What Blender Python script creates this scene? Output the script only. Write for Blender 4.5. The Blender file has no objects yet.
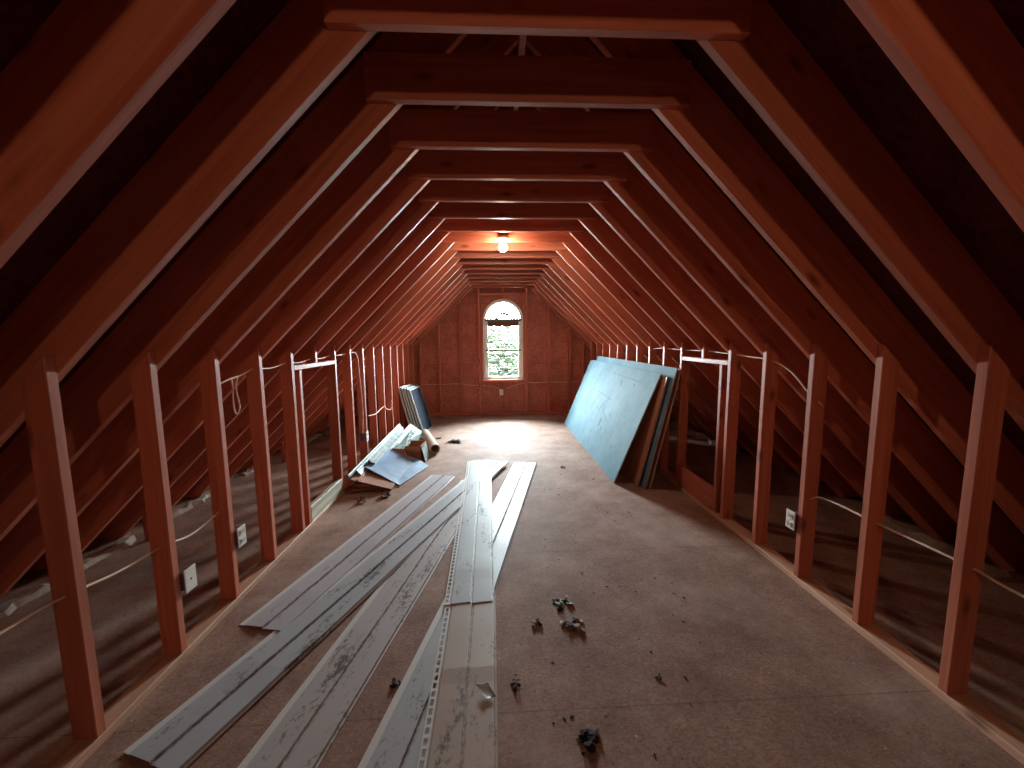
import bpy, bmesh, math, random
from mathutils import Vector, Matrix
random.seed(7)
C = bpy.context.scene.collection
PI = math.pi
sc = bpy.context.scene

# ------------------------------------------------------------------ camera
H = 1.5204
yaw, pitch, roll = 0.0455, 0.1124, -0.0087
cam_d = bpy.data.cameras.new('camera'); cam = bpy.data.objects.new('camera', cam_d); C.objects.link(cam)
cam_d.sensor_width = 36; cam_d.lens = 396.2 / 1024 * 36; cam_d.clip_start = 0.02
fw = Vector((math.sin(yaw) * math.cos(pitch), math.cos(yaw) * math.cos(pitch), -math.sin(pitch)))
R0 = Vector((math.cos(yaw), -math.sin(yaw), 0)); U0 = R0.cross(fw)
Rt = R0 * math.cos(roll) + U0 * math.sin(roll); Up = U0 * math.cos(roll) - R0 * math.sin(roll)
cam.matrix_world = Matrix(((Rt.x, Up.x, -fw.x, 0), (Rt.y, Up.y, -fw.y, 0), (Rt.z, Up.z, -fw.z, H), (0, 0, 0, 1)))
sc.camera = cam

# ------------------------------------------------------------------ world, light, exposure
w = bpy.data.worlds.new('daylight'); sc.world = w; w.use_nodes = True
bg = w.node_tree.nodes['Background']; bg.inputs[0].default_value = (0.80, 0.96, 1.0, 1); bg.inputs[1].default_value = 56
BULB = 85.0
REAR_BULB = 105.0
sc.view_settings.view_transform = 'Standard'; sc.view_settings.look = 'None'
sc.view_settings.gamma = 1; sc.view_settings.use_curve_mapping = False
sc.view_settings.exposure = 2.05
sc.cycles.max_bounces = 10; sc.cycles.diffuse_bounces = 7
sc.cycles.sample_clamp_indirect = 8

# room numbers (metres)
CX = 0.172            # centre line
XL, XR = -1.509, 1.858  # room faces of the knee walls
ZT = 2.526            # underside of the collar ties
ZR = ZT + 0.567 + 0.006  # underside of the rafters at the ridge
ZK = 1.446
S = 0.4064; Y0 = 1.402; N = 17
YE = 8.07             # room face of the sheathing of the end wall
YB = -2.2             # rear wall
por_d = bpy.data.lights.new('window_portal', 'AREA'); por_d.shape = 'RECTANGLE'; por_d.size = .8; por_d.size_y = 1.75
por_d.cycles.is_portal = True
por = bpy.data.objects.new('window_portal', por_d); C.objects.link(por); por.location = (.2, YE + .1, 1.5); por.rotation_euler = (-PI / 2, 0, 0)

# ------------------------------------------------------------------ materials
def nt(name):
    m = bpy.data.materials.new(name); m.use_nodes = True
    t = m.node_tree; b = t.nodes['Principled BSDF']
    return m, t, b
def plain(name, col, rough=.6, metal=0, spec=.5, bump=0, bscale=60, var=0):
    m, t, b = nt(name)
    b.inputs['Base Color'].default_value = (*col, 1); b.inputs['Roughness'].default_value = rough
    b.inputs['Metallic'].default_value = metal; b.inputs['Specular IOR Level'].default_value = spec
    if bump or var:
        tc = t.nodes.new('ShaderNodeTexCoord'); n = t.nodes.new('ShaderNodeTexNoise'); n.inputs['Scale'].default_value = bscale
        n.inputs['Detail'].default_value = 5
        t.links.new(tc.outputs['Object'], n.inputs['Vector'])
        if bump:
            bp = t.nodes.new('ShaderNodeBump'); bp.inputs['Strength'].default_value = bump; bp.inputs['Distance'].default_value = .01
            t.links.new(n.outputs[0], bp.inputs['Height']); t.links.new(bp.outputs[0], b.inputs['Normal'])
        if var:
            r = t.nodes.new('ShaderNodeValToRGB'); r.color_ramp.elements[0].position = .3; r.color_ramp.elements[1].position = .7
            r.color_ramp.elements[0].color = (*[c * (1 - var) for c in col], 1); r.color_ramp.elements[1].color = (*[min(1, c * (1 + var)) for c in col], 1)
            t.links.new(n.outputs[0], r.inputs[0]); t.links.new(r.outputs[0], b.inputs['Base Color'])
    return m
def wood(name, ang, lo, hi, knot=True, axis=(0, 1, 0)):
    m, t, b = nt(name); L = t.links.new; n = t.nodes.new
    tc = n('ShaderNodeTexCoord'); oi = n('ShaderNodeObjectInfo')
    mul = n('ShaderNodeMath'); mul.operation = 'MULTIPLY'; mul.inputs[1].default_value = 43.0; L(oi.outputs['Random'], mul.inputs[0])
    rot = n('ShaderNodeVectorRotate'); rot.rotation_type = 'AXIS_ANGLE'; rot.inputs['Axis'].default_value = axis; rot.inputs['Angle'].default_value = ang
    L(tc.outputs['Object'], rot.inputs['Vector'])
    add = n('ShaderNodeVectorMath'); add.operation = 'ADD'; L(rot.outputs[0], add.inputs[0]); L(mul.outputs[0], add.inputs[1])
    sca = n('ShaderNodeVectorMath'); sca.operation = 'MULTIPLY'; sca.inputs[1].default_value = (1.3, 26, 26); L(add.outputs[0], sca.inputs[0])
    no = n('ShaderNodeTexNoise'); no.inputs['Scale'].default_value = 1.0; no.inputs['Detail'].default_value = 6; no.inputs['Roughness'].default_value = .6
    no.inputs['Distortion'].default_value = .6
    L(sca.outputs[0], no.inputs['Vector'])
    ra = n('ShaderNodeValToRGB'); ra.color_ramp.elements[0].position = .3; ra.color_ramp.elements[1].position = .72
    ra.color_ramp.elements[0].color = (*lo, 1); ra.color_ramp.elements[1].color = (*hi, 1); L(no.outputs[0], ra.inputs[0])
    # board to board difference
    hs = n('ShaderNodeHueSaturation'); mr = n('ShaderNodeMapRange'); mr.inputs[3].default_value = .82; mr.inputs[4].default_value = 1.15
    L(oi.outputs['Random'], mr.inputs[0]); L(mr.outputs[0], hs.inputs['Value']); L(ra.outputs[0], hs.inputs['Color'])
    out = hs.outputs[0]
    if knot:
        sk = n('ShaderNodeVectorMath'); sk.operation = 'MULTIPLY'; sk.inputs[1].default_value = (2.6, 7, 7); L(add.outputs[0], sk.inputs[0])
        vo = n('ShaderNodeTexVoronoi'); vo.inputs['Scale'].default_value = 1; L(sk.outputs[0], vo.inputs['Vector'])
        kr = n('ShaderNodeValToRGB'); kr.color_ramp.elements[0].position = .05; kr.color_ramp.elements[1].position = .17
        kr.color_ramp.elements[0].color = (.28, .2, .18, 1); kr.color_ramp.elements[1].color = (1, 1, 1, 1); L(vo.outputs['Distance'], kr.inputs[0])
        mx = n('ShaderNodeMix'); mx.data_type = 'RGBA'; mx.blend_type = 'MULTIPLY'; mx.inputs[0].default_value = .85
        L(out, mx.inputs[6]); L(kr.outputs[0], mx.inputs[7]); out = mx.outputs[2]
    L(out, b.inputs['Base Color']); b.inputs['Roughness'].default_value = .45; b.inputs['Specular IOR Level'].default_value = .5
    bp = n('ShaderNodeBump'); bp.inputs['Strength'].default_value = .25; bp.inputs['Distance'].default_value = .004
    L(no.outputs[0], bp.inputs['Height']); L(bp.outputs[0], b.inputs['Normal'])
    return m
PLO, PHI = (.46, .115, .060), (.68, .22, .125)
W_X = wood('pine_lengthwise_x', 0, PLO, PHI)
W_Z = wood('pine_lengthwise_z', PI / 2, PLO, PHI)
W_Y = wood('pine_lengthwise_y', PI / 2, PLO, PHI, axis=(0, 0, 1))
W_L = wood('pine_left_slope', PI / 4, PLO, PHI)
W_R = wood('pine_right_slope', -PI / 4, PLO, PHI)
W_SILL = wood('weathered_pale_board', PI / 2, (.20, .16, .11), (.74, .68, .54), axis=(0, 0, 1))

W_PLATE = wood('pale_plate_pine', PI / 2, (.50, .26, .17), (.72, .44, .30), axis=(0, 0, 1))

def osb(name, a, b_, seam=.3, sheet=None, dust=False):
    """panel wood: flakes, fine specks, joints between the sheets"""
    m, t, b = nt(name); L = t.links.new; n = t.nodes.new
    tc = n('ShaderNodeTexCoord')
    v = n('ShaderNodeTexVoronoi'); v.inputs['Scale'].default_value = 85 if dust else 38; v.inputs['Randomness'].default_value = 1
    d = n('ShaderNodeTexNoise'); d.inputs['Scale'].default_value = 3.5; d.inputs['Detail'].default_value = 8; d.inputs['Roughness'].default_value = .65
    mp = n('ShaderNodeMapping'); mp.inputs['Scale'].default_value = (1, 1.8, 1.3); L(tc.outputs['Object'], mp.inputs[0])
    L(mp.outputs[0], v.inputs['Vector']); L(tc.outputs['Object'], d.inputs['Vector'])
    ra = n('ShaderNodeValToRGB'); ra.color_ramp.elements[0].position = .32; ra.color_ramp.elements[1].position = .68
    ra.color_ramp.elements[0].color = (*a, 1); ra.color_ramp.elements[1].color = (*b_, 1); L(d.outputs[0], ra.inputs[0])
    mx = n('ShaderNodeMix'); mx.data_type = 'RGBA'; mx.blend_type = 'OVERLAY'; mx.inputs[0].default_value = .28
    bw = n('ShaderNodeRGBToBW'); L(v.outputs['Color'], bw.inputs[0])
    L(ra.outputs[0], mx.inputs[6]); L(bw.outputs[0], mx.inputs[7]); out = mx.outputs[2]
    def mult(out, fac_socket, col):
        x = n('ShaderNodeMix'); x.data_type = 'RGBA'; x.inputs[7].default_value = (*col, 1)
        L(fac_socket, x.inputs[0]); L(out, x.inputs[6]); return x.outputs[2]
    if dust:
        # grit: small dark and pale specks
        for sca, thr, col in ((55, .70, (.05, .03, .025)), (75, .715, (.75, .66, .58))):
            s = n('ShaderNodeTexNoise'); s.inputs['Scale'].default_value = sca; s.inputs['Detail'].default_value = 2
            L(tc.outputs['Object'], s.inputs['Vector'])
            r = n('ShaderNodeMapRange'); r.inputs[1].default_value = thr; r.inputs[2].default_value = thr + .03; r.inputs[4].default_value = .8
            L(s.outputs[0], r.inputs[0]); out = mult(out, r.outputs[0], col)
        s = n('ShaderNodeTexNoise'); s.inputs['Scale'].default_value = 1.1; s.inputs['Detail'].default_value = 6; s.inputs['Roughness'].default_value = .7
        L(tc.outputs['Object'], s.inputs['Vector'])
        r = n('ShaderNodeMapRange'); r.inputs[1].default_value = .48; r.inputs[2].default_value = .72; r.inputs[4].default_value = .45
        L(s.outputs[0], r.inputs[0]); out = mult(out, r.outputs[0], (.62, .48, .40))
    if sheet:
        for ax, period, off in (sheet if isinstance(sheet[0], tuple) else (sheet,)):
            sp = n('ShaderNodeSeparateXYZ'); L(tc.outputs['Object'], sp.inputs[0])
            a1 = n('ShaderNodeMath'); a1.operation = 'ADD'; a1.inputs[1].default_value = 100 * period - off; L(sp.outputs[ax], a1.inputs[0])
            m1 = n('ShaderNodeMath'); m1.operation = 'MODULO'; m1.inputs[1].default_value = period; L(a1.outputs[0], m1.inputs[0])
            l1 = n('ShaderNodeMath'); l1.operation = 'LESS_THAN'; l1.inputs[1].default_value = .006; L(m1.outputs[0], l1.inputs[0])
            l2 = n('ShaderNodeMath'); l2.operation = 'MULTIPLY'; l2.inputs[1].default_value = seam; L(l1.outputs[0], l2.inputs[0])
            out = mult(out, l2.outputs[0], (.05, .03, .025))
    L(out, b.inputs['Base Color']); b.inputs['Roughness'].default_value = .75; b.inputs['Specular IOR Level'].default_value = .25
    bp = n('ShaderNodeBump'); bp.inputs['Strength'].default_value = .15; bp.inputs['Distance'].default_value = .004
    L(d.outputs[0], bp.inputs['Height']); L(bp.outputs[0], b.inputs['Normal'])
    return m
M_FLOOR = osb('dusty_floor_sheets', (.235, .122, .088), (.40, .245, .185), dust=True, sheet=((1, 1.2192, 1.46), (0, 20, -30)))
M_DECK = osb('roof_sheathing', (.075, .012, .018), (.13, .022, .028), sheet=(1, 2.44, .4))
M_GABLE = osb('gable_sheathing', (.42, .13, .085), (.60, .22, .15), seam=.75, sheet=((2, 1.2192, -.2),))
M_VINYL = None
def vinyl(name, base, dirt_amt, seed):
    m, t, b = nt(name); L = t.links.new; n = t.nodes.new
    tc = n('ShaderNodeTexCoord')
    mp = n('ShaderNodeMapping'); mp.inputs['Location'].default_value = (seed, seed * 2, 0); mp.inputs['Scale'].default_value = (9, 2.2, 1); L(tc.outputs['Object'], mp.inputs[0])
    big = n('ShaderNodeTexNoise'); big.inputs['Scale'].default_value = 1; big.inputs['Detail'].default_value = 3; L(mp.outputs[0], big.inputs['Vector'])
    mp2 = n('ShaderNodeMapping'); mp2.inputs['Scale'].default_value = (1.6, 1, 1); L(tc.outputs['Object'], mp2.inputs[0])
    fine = n('ShaderNodeTexNoise'); fine.inputs['Scale'].default_value = 34; fine.inputs['Detail'].default_value = 6; fine.inputs['Roughness'].default_value = .7; L(mp2.outputs[0], fine.inputs['Vector'])
    ad = n('ShaderNodeMath'); ad.operation = 'ADD'; L(big.outputs[0], ad.inputs[0]); L(fine.outputs[0], ad.inputs[1])
    r = n('ShaderNodeMapRange'); r.inputs[1].default_value = 1.17 - .1 * dirt_amt; r.inputs[2].default_value = 1.30 - .1 * dirt_amt; r.inputs[4].default_value = .85
    L(ad.outputs[0], r.inputs[0])
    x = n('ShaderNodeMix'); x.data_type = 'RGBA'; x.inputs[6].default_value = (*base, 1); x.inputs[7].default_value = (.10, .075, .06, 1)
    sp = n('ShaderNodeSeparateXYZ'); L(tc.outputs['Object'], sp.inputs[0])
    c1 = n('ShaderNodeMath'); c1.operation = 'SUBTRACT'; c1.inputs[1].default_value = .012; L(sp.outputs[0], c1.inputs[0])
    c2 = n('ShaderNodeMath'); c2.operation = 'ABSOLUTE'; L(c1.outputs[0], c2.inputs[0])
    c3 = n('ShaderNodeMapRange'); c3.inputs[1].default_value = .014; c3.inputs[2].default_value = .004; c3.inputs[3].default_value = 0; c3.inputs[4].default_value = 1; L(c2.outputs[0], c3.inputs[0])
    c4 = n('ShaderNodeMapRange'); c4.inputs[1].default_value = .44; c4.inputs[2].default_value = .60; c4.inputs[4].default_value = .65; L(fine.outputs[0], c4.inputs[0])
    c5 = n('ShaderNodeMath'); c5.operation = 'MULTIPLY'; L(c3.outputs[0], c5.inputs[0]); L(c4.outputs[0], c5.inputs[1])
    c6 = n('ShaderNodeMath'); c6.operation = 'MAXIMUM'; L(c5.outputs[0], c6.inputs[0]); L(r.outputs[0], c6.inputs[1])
    L(c6.outputs[0], x.inputs[0]); L(x.outputs[2], b.inputs['Base Color'])
    b.inputs['Roughness'].default_value = .48; b.inputs['Specular IOR Level'].default_value = .4
    return m
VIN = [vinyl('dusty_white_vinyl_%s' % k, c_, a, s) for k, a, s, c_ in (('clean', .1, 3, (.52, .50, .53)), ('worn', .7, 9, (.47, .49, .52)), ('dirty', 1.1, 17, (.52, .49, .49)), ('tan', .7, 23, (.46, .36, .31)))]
M_HEM = plain('vinyl_hem', (.70, .69, .67), .4, bump=.1)
M_DRY = None
def drywall_mat():
    m, t, b = nt('drywall_paper'); L = t.links.new; n = t.nodes.new
    tc = n('ShaderNodeTexCoord')
    s = n('ShaderNodeTexNoise'); s.inputs['Scale'].default_value = 2.2; s.inputs['Detail'].default_value = 8; s.inputs['Roughness'].default_value = .7
    L(tc.outputs['Object'], s.inputs['Vector'])
    r = n('ShaderNodeValToRGB'); r.color_ramp.elements[0].position = .25; r.color_ramp.elements[1].position = .6
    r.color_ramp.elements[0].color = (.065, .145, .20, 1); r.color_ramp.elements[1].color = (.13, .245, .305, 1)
    L(s.outputs[0], r.inputs[0])
    mp = n('ShaderNodeMapping'); mp.inputs['Scale'].default_value = (1, .6, 1.6); L(tc.outputs['Object'], mp.inputs[0])
    f = n('ShaderNodeTexNoise'); f.inputs['Scale'].default_value = 9; f.inputs['Detail'].default_value = 4; L(mp.outputs[0], f.inputs['Vector'])
    mr = n('ShaderNodeMapRange'); mr.inputs[1].default_value = .68; mr.inputs[2].default_value = .74; mr.inputs[4].default_value = .6; L(f.outputs[0], mr.inputs[0])
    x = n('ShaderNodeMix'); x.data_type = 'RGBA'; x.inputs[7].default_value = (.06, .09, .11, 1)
    L(mr.outputs[0], x.inputs[0]); L(r.outputs[0], x.inputs[6]); L(x.outputs[2], b.inputs['Base Color'])
    b.inputs['Roughness'].default_value = .7; b.inputs['Specular IOR Level'].default_value = .15
    return m
M_DRY = drywall_mat()
M_DRYEDGE = plain('sheet_edge', (.55, .50, .46), .8, bump=.3)
M_PLY = wood('plywood_edge', PI / 2, (.42, .17, .10), (.62, .30, .19), knot=False, axis=(0, 0, 1))
M_CARD = plain('brown_cardboard', (.36, .17, .10), .85, bump=.2, bscale=30, var=.15)
M_WHITE = plain('white_painted_trim', (.21, .25, .25), .5, var=.45, bscale=14, bump=.1)
M_BLUE = plain('pale_blue_foam_sheet', (.20, .31, .47), .55, var=.14, bscale=9, bump=.3)
M_LID = plain('pale_printed_card', (.25, .33, .33), .6, var=.1, bscale=16)
M_INK = plain('dark_ink', (.06, .08, .09), .8)
M_SLATE = plain('dark_slate_panel', (.018, .027, .042), .9, spec=.1, var=.2, bscale=20)
M_RIM = plain('white_panel_rim', (.50, .60, .62), .4)
M_CABLE = plain('cream_cable_sheath', (.80, .58, .44), .45)
M_PLASTIC = plain('ivory_wall_plate', (.82, .78, .70), .4)
M_SOCKET = plain('socket_face', (.66, .62, .55), .4)
M_DARK = plain('dark_slots', (.02, .018, .018), .6)
M_BOX = plain('blue_grey_plastic_box', (.12, .10, .12), .5)
M_METAL = plain('zinc_screw', (.5, .5, .5), .35, 1)
M_TUBE = plain('pale_tube_card', (.55, .42, .32), .7, var=.12, bscale=25)
M_FRAME = plain('white_window_frame', (.88, .92, .86), .4)
M_SASH = plain('grey_green_sash', (.16, .19, .13), .5)
M_VAL = plain('brown_woven_valance', (.22, .10, .06), .8, var=.4, bscale=30)
M_PORC = plain('cream_porcelain', (.85, .80, .55), .3)
M_INSUL = plain('grey_batt_scraps', (.36, .27, .22), .95, bump=.8, bscale=25, var=.25)
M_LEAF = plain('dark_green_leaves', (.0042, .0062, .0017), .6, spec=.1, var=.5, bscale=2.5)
M_BARK = plain('bark', (.16, .12, .09), .9, bump=.5)
M_GRASS = plain('lawn_far_below', (.012, .02, .008), .9, var=.3, bscale=1)
M_DEB = [plain('dark_scrap', (.018, .014, .013), .8, spec=.25, var=.5, bscale=40), plain('pale_scrap', (.34, .27, .22), .7, var=.3, bscale=40),
         plain('green_scrap', (.20, .36, .28), .5, var=.4, bscale=60), plain('rust_scrap', (.17, .055, .035), .7, var=.3, bscale=40)]
def emit(name, col, st):
    m, t, b = nt(name); b.inputs['Base Color'].default_value = (.9, .9, .8, 1)
    b.inputs['Emission Color'].default_value = (*col, 1); b.inputs['Emission Strength'].default_value = st
    return m
M_BULB = emit('lit_bulb', (1.0, .80, .58), BULB)
M_BULB2 = emit('lit_bulb_rear', (1.0, .66, .42), REAR_BULB)
m, t, b = nt('window_glass'); M_GLASS = m
tr = t.nodes.new('ShaderNodeBsdfTransparent'); gl = t.nodes.new('ShaderNodeBsdfGlossy'); gl.inputs['Roughness'].default_value = .02
fr = t.nodes.new('ShaderNodeFresnel'); fr.inputs[0].default_value = 1.3; mxs = t.nodes.new('ShaderNodeMixShader')
t.links.new(fr.outputs[0], mxs.inputs[0]); t.links.new(tr.outputs[0], mxs.inputs[1]); t.links.new(gl.outputs[0], mxs.inputs[2])
t.links.new(mxs.outputs[0], t.nodes['Material Output'].inputs[0])

# ------------------------------------------------------------------ mesh helpers
def mesh(name, bm, mat):
    me = bpy.data.meshes.new(name); bmesh.ops.recalc_face_normals(bm, faces=bm.faces); bm.to_mesh(me); bm.free()
    me.materials.append(mat); return me
def obj(name, bm, mat, parent=None, loc=(0, 0, 0), smooth=False):
    me = bm if isinstance(bm, bpy.types.Mesh) else mesh(name, bm, mat)
    o = bpy.data.objects.new(name, me); C.objects.link(o); o.location = loc
    if parent: o.parent = parent
    if smooth:
        for p in me.polygons: p.use_smooth = True
    return o
def tag(o, label=None, cat=None, group=None, kind=None):
    if label: o['label'] = label
    if cat: o['category'] = cat
    if group: o['group'] = group
    if kind: o['kind'] = kind
    return o
def empty(name, loc=(0, 0, 0), rot=(0, 0, 0)):
    o = bpy.data.objects.new(name, None); C.objects.link(o); o.location = loc; o.rotation_euler = rot; o.empty_display_size = .1; return o
def box(bm, x0, x1, y0, y1, z0, z1, M=None, bev=0):
    vs = [bm.verts.new(Vector(p)) for p in ((x0, y0, z0), (x1, y0, z0), (x1, y1, z0), (x0, y1, z0), (x0, y0, z1), (x1, y0, z1), (x1, y1, z1), (x0, y1, z1))]
    fs = [bm.faces.new([vs[i] for i in f]) for f in ((0, 3, 2, 1), (4, 5, 6, 7), (0, 1, 5, 4), (1, 2, 6, 5), (2, 3, 7, 6), (3, 0, 4, 7))]
    if bev:
        es = list({e for f in fs for e in f.edges}); r = bmesh.ops.bevel(bm, geom=es, offset=bev, segments=1, affect='EDGES'); vs = list({v for f in r['faces'] for v in f.verts} | {v for v in vs if v.is_valid})
    if M is not None:
        for v in vs: v.co = M @ v.co
    return vs
def prism(bm, pts, y0, y1, bev=0, plane='xz'):
    def P(a, b, y): return Vector((a, y, b)) if plane == 'xz' else (Vector((y, a, b)) if plane == 'yz' else Vector((a, b, y)))
    A = [bm.verts.new(P(a, b, y0)) for a, b in pts]; B = [bm.verts.new(P(a, b, y1)) for a, b in pts]
    n = len(pts); fs = [bm.faces.new(A), bm.faces.new(B[::-1])]
    for i in range(n): fs.append(bm.faces.new((A[i], B[i], B[(i + 1) % n], A[(i + 1) % n])))
    if bev:
        bmesh.ops.bevel(bm, geom=list({e for f in fs for e in f.edges}), offset=bev, segments=1, affect='EDGES')
    return bm
def nb(): return bmesh.new()
def tube(bm, pts, r, seg=8, cap=True):
    pts = [Vector(p) for p in pts]; rings = []
    up = Vector((0, 0, 1))
    for i, p in enumerate(pts):
        d = (pts[min(i + 1, len(pts) - 1)] - pts[max(i - 1, 0)]).normalized()
        a = d.cross(up)
        if a.length < .05: a = d.cross(Vector((1, 0, 0)))
        a.normalize(); b = d.cross(a)
        rr = r[i] if isinstance(r, (list, tuple)) else r
        rings.append([bm.verts.new(p + (a * math.cos(2 * PI * k / seg) + b * math.sin(2 * PI * k / seg)) * rr) for k in range(seg)])
    for A, B in zip(rings, rings[1:]):
        for k in range(seg): bm.faces.new((A[k], A[(k + 1) % seg], B[(k + 1) % seg], B[k]))
    if cap: bm.faces.new(rings[0][::-1]); bm.faces.new(rings[-1])
    return bm
def smooth_path(pts, n=6):
    P = [Vector(p) for p in pts]; P = [P[0] * 2 - P[1]] + P + [P[-1] * 2 - P[-2]]; out = []
    for i in range(1, len(P) - 2):
        for k in range(n):
            t_ = k / n; a, b_, c, d = P[i - 1], P[i], P[i + 1], P[i + 2]
            out.append(.5 * ((2 * b_) + (c - a) * t_ + (2 * a - 5 * b_ + 4 * c - d) * t_ ** 2 + (3 * b_ - a - 3 * c + d) * t_ ** 3))
    return out + [P[-2]]
def lathe(bm, prof, seg=24, M=Matrix()):
    rings = [[bm.verts.new(M @ Vector((r * math.cos(2 * PI * k / seg), r * math.sin(2 * PI * k / seg), z))) for k in range(seg)] for r, z in prof]
    for A, B in zip(rings, rings[1:]):
        for k in range(seg): bm.faces.new((A[k], A[(k + 1) % seg], B[(k + 1) % seg], B[k]))
    bm.faces.new(rings[0][::-1]); bm.faces.new(rings[-1]); return bm
def frame_from(o, ex, ey, ez):
    return Matrix(((ex.x, ey.x, ez.x, o[0]), (ex.y, ey.y, ez.y, o[1]), (ex.z, ey.z, ez.z, o[2]), (0, 0, 0, 1)))
ORD = ['first', 'second', 'third', 'fourth', 'fifth', 'sixth', 'seventh', 'eighth', 'ninth', 'tenth', 'eleventh', 'twelfth', 'thirteenth',
       'fourteenth', 'fifteenth', 'sixteenth', 'seventeenth', 'eighteenth', 'nineteenth', 'twentieth']

# ------------------------------------------------------------------ room shell
FX = 3.75
bm = nb(); box(bm, CX - FX, CX + FX, YB, YE + .02, -.25, 0)
tag(obj('floor', bm, M_FLOOR), 'bare dusty sheet subfloor of the attic', 'floor', kind='structure')
RD = .235            # rafter depth
VR = RD * math.sqrt(2)
def slope_z(dx): return ZR - dx
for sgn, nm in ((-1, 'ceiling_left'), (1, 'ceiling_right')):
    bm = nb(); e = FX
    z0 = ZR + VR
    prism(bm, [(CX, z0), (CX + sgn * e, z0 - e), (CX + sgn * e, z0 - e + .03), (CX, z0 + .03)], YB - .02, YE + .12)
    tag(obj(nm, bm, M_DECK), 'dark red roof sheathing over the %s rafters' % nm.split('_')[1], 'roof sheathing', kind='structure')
# end wall sheathing with the arched opening
WX0, WX1, WZ0, WZS = CX + .025 - .405, CX + .025 + .405, .70, 1.915
WC = (WX0 + WX1) / 2; WR = (WX1 - WX0) / 2
def gable(y0, y1, hole):
    bm = nb(); zt = ZR + VR + .02; zf = zt - FX
    for sgn in (-1, 1):
        side = [(WC, -.25), (CX + sgn * FX, -.25), (CX + sgn * FX, max(zf, -.25)), (CX, zt), (WC, zt - abs(WC - CX))]
        if hole:
            arc = [(WC + sgn * WR * math.sin(a * PI / 2 / 16), WZS + WR * math.cos(a * PI / 2 / 16)) for a in range(17)]
            side = side + arc + [(WC + sgn * WR, WZ0), (WC, WZ0)]
        pts = []
        for p in side:
            if not pts or (Vector(p) - Vector(pts[-1])).length > 1e-4: pts.append(p)
        prism(bm, pts, y0, y1)
    return bm
tag(obj('wall_far', gable(YE, YE + .02, True), M_GABLE), 'red-brown sheathing of the gable wall around the arched window', 'wall', kind='structure')
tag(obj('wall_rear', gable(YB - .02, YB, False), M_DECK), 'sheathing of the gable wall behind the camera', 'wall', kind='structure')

# ------------------------------------------------------------------ framing
def rafter_mesh(sgn, name):
    bm = nb(); e = 3.20; r0 = .019
    z = lambda d: -d
    # plumb cut at the ridge, level seat cut on the floor; origin at the ridge underside on the centre line
    zf = -ZR + .004
    pts = [(sgn * r0, -r0), (sgn * -zf, zf), (sgn * (VR - zf), zf), (sgn * r0, VR - r0 - .002)]
    prism(bm, pts, 0, .038, bev=.003)
    return mesh(name, bm, W_L if sgn < 0 else W_R)
RM = {s_: rafter_mesh(s_, 'rafter') for s_ in (-1, 1)}
bm = nb(); hx = .567 + .13
box(bm, -hx, hx, 0, .038, 0, .184, bev=.003); TIE = mesh('collar_tie', bm, W_X)
def stud_mesh(sgn, name):
    bm = nb(); h = ZK + .035 - .038
    prism(bm, [(0, 0), (sgn * .089, 0), (sgn * .089, h - .089), (0, h)], 0, .038, bev=.003)
    return mesh(name, bm, W_Z)
SM = {s_: stud_mesh(s_, 'stud') for s_ in (-1, 1)}
FIRST = -4
for i in range(FIRST, N):
    y = Y0 + i * S
    k = i + 1
    if k < 0: where = '%s behind the camera' % ORD[-k - 1]
    elif i == N - 1: where = 'against the gable wall'
    else: where = '%s from the camera' % ORD[k]
    for sgn, sd in ((-1, 'left'), (1, 'right')):
        o = obj('rafter', RM[sgn], None, loc=(CX, y + .038, ZR))
        tag(o, 'bare pine rafter on the %s roof slope, %s' % (sd, where), 'rafter', 'rafters of the %s roof slope' % sd)
    if k >= 0:
        kk = k - 1
        where_t = 'out of view above the camera' if kk < 0 else ('against the gable wall' if i == N - 1 else '%s from the camera' % ORD[kk])
        if i == 7: where_t += ', carrying the lit bulb'
    else: where_t = where
    o = obj('collar_tie', TIE, None, loc=(CX, y, ZT)); tag(o, 'horizontal pine collar tie overhead, %s' % where_t, 'collar tie', 'collar ties')
    if i >= 0 and i < N - 1 :
        for sgn, sd, x in ((-1, 'left', XL), (1, 'right', XR)):
            if i == 5: continue
            ex = {(-1, 1): ', with the blank plate', (-1, 2): ', with a socket', (1, 2): ', with a socket', (-1, 4): ', before the doorway', (1, 4): ', before the doorway',
                  (-1, 6): ', past the doorway', (1, 6): ', past the doorway'}.get((sgn, i), '')
            o = obj('wall_stud', SM[sgn], None, loc=(x, y, .038))
            n_ = i if i < 5 else i - 1
            tag(o, 'pine stud of the %s knee wall, %s from the camera%s' % (sd, ORD[n_], ex), 'stud', 'studs of the %s knee wall' % sd)
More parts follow.
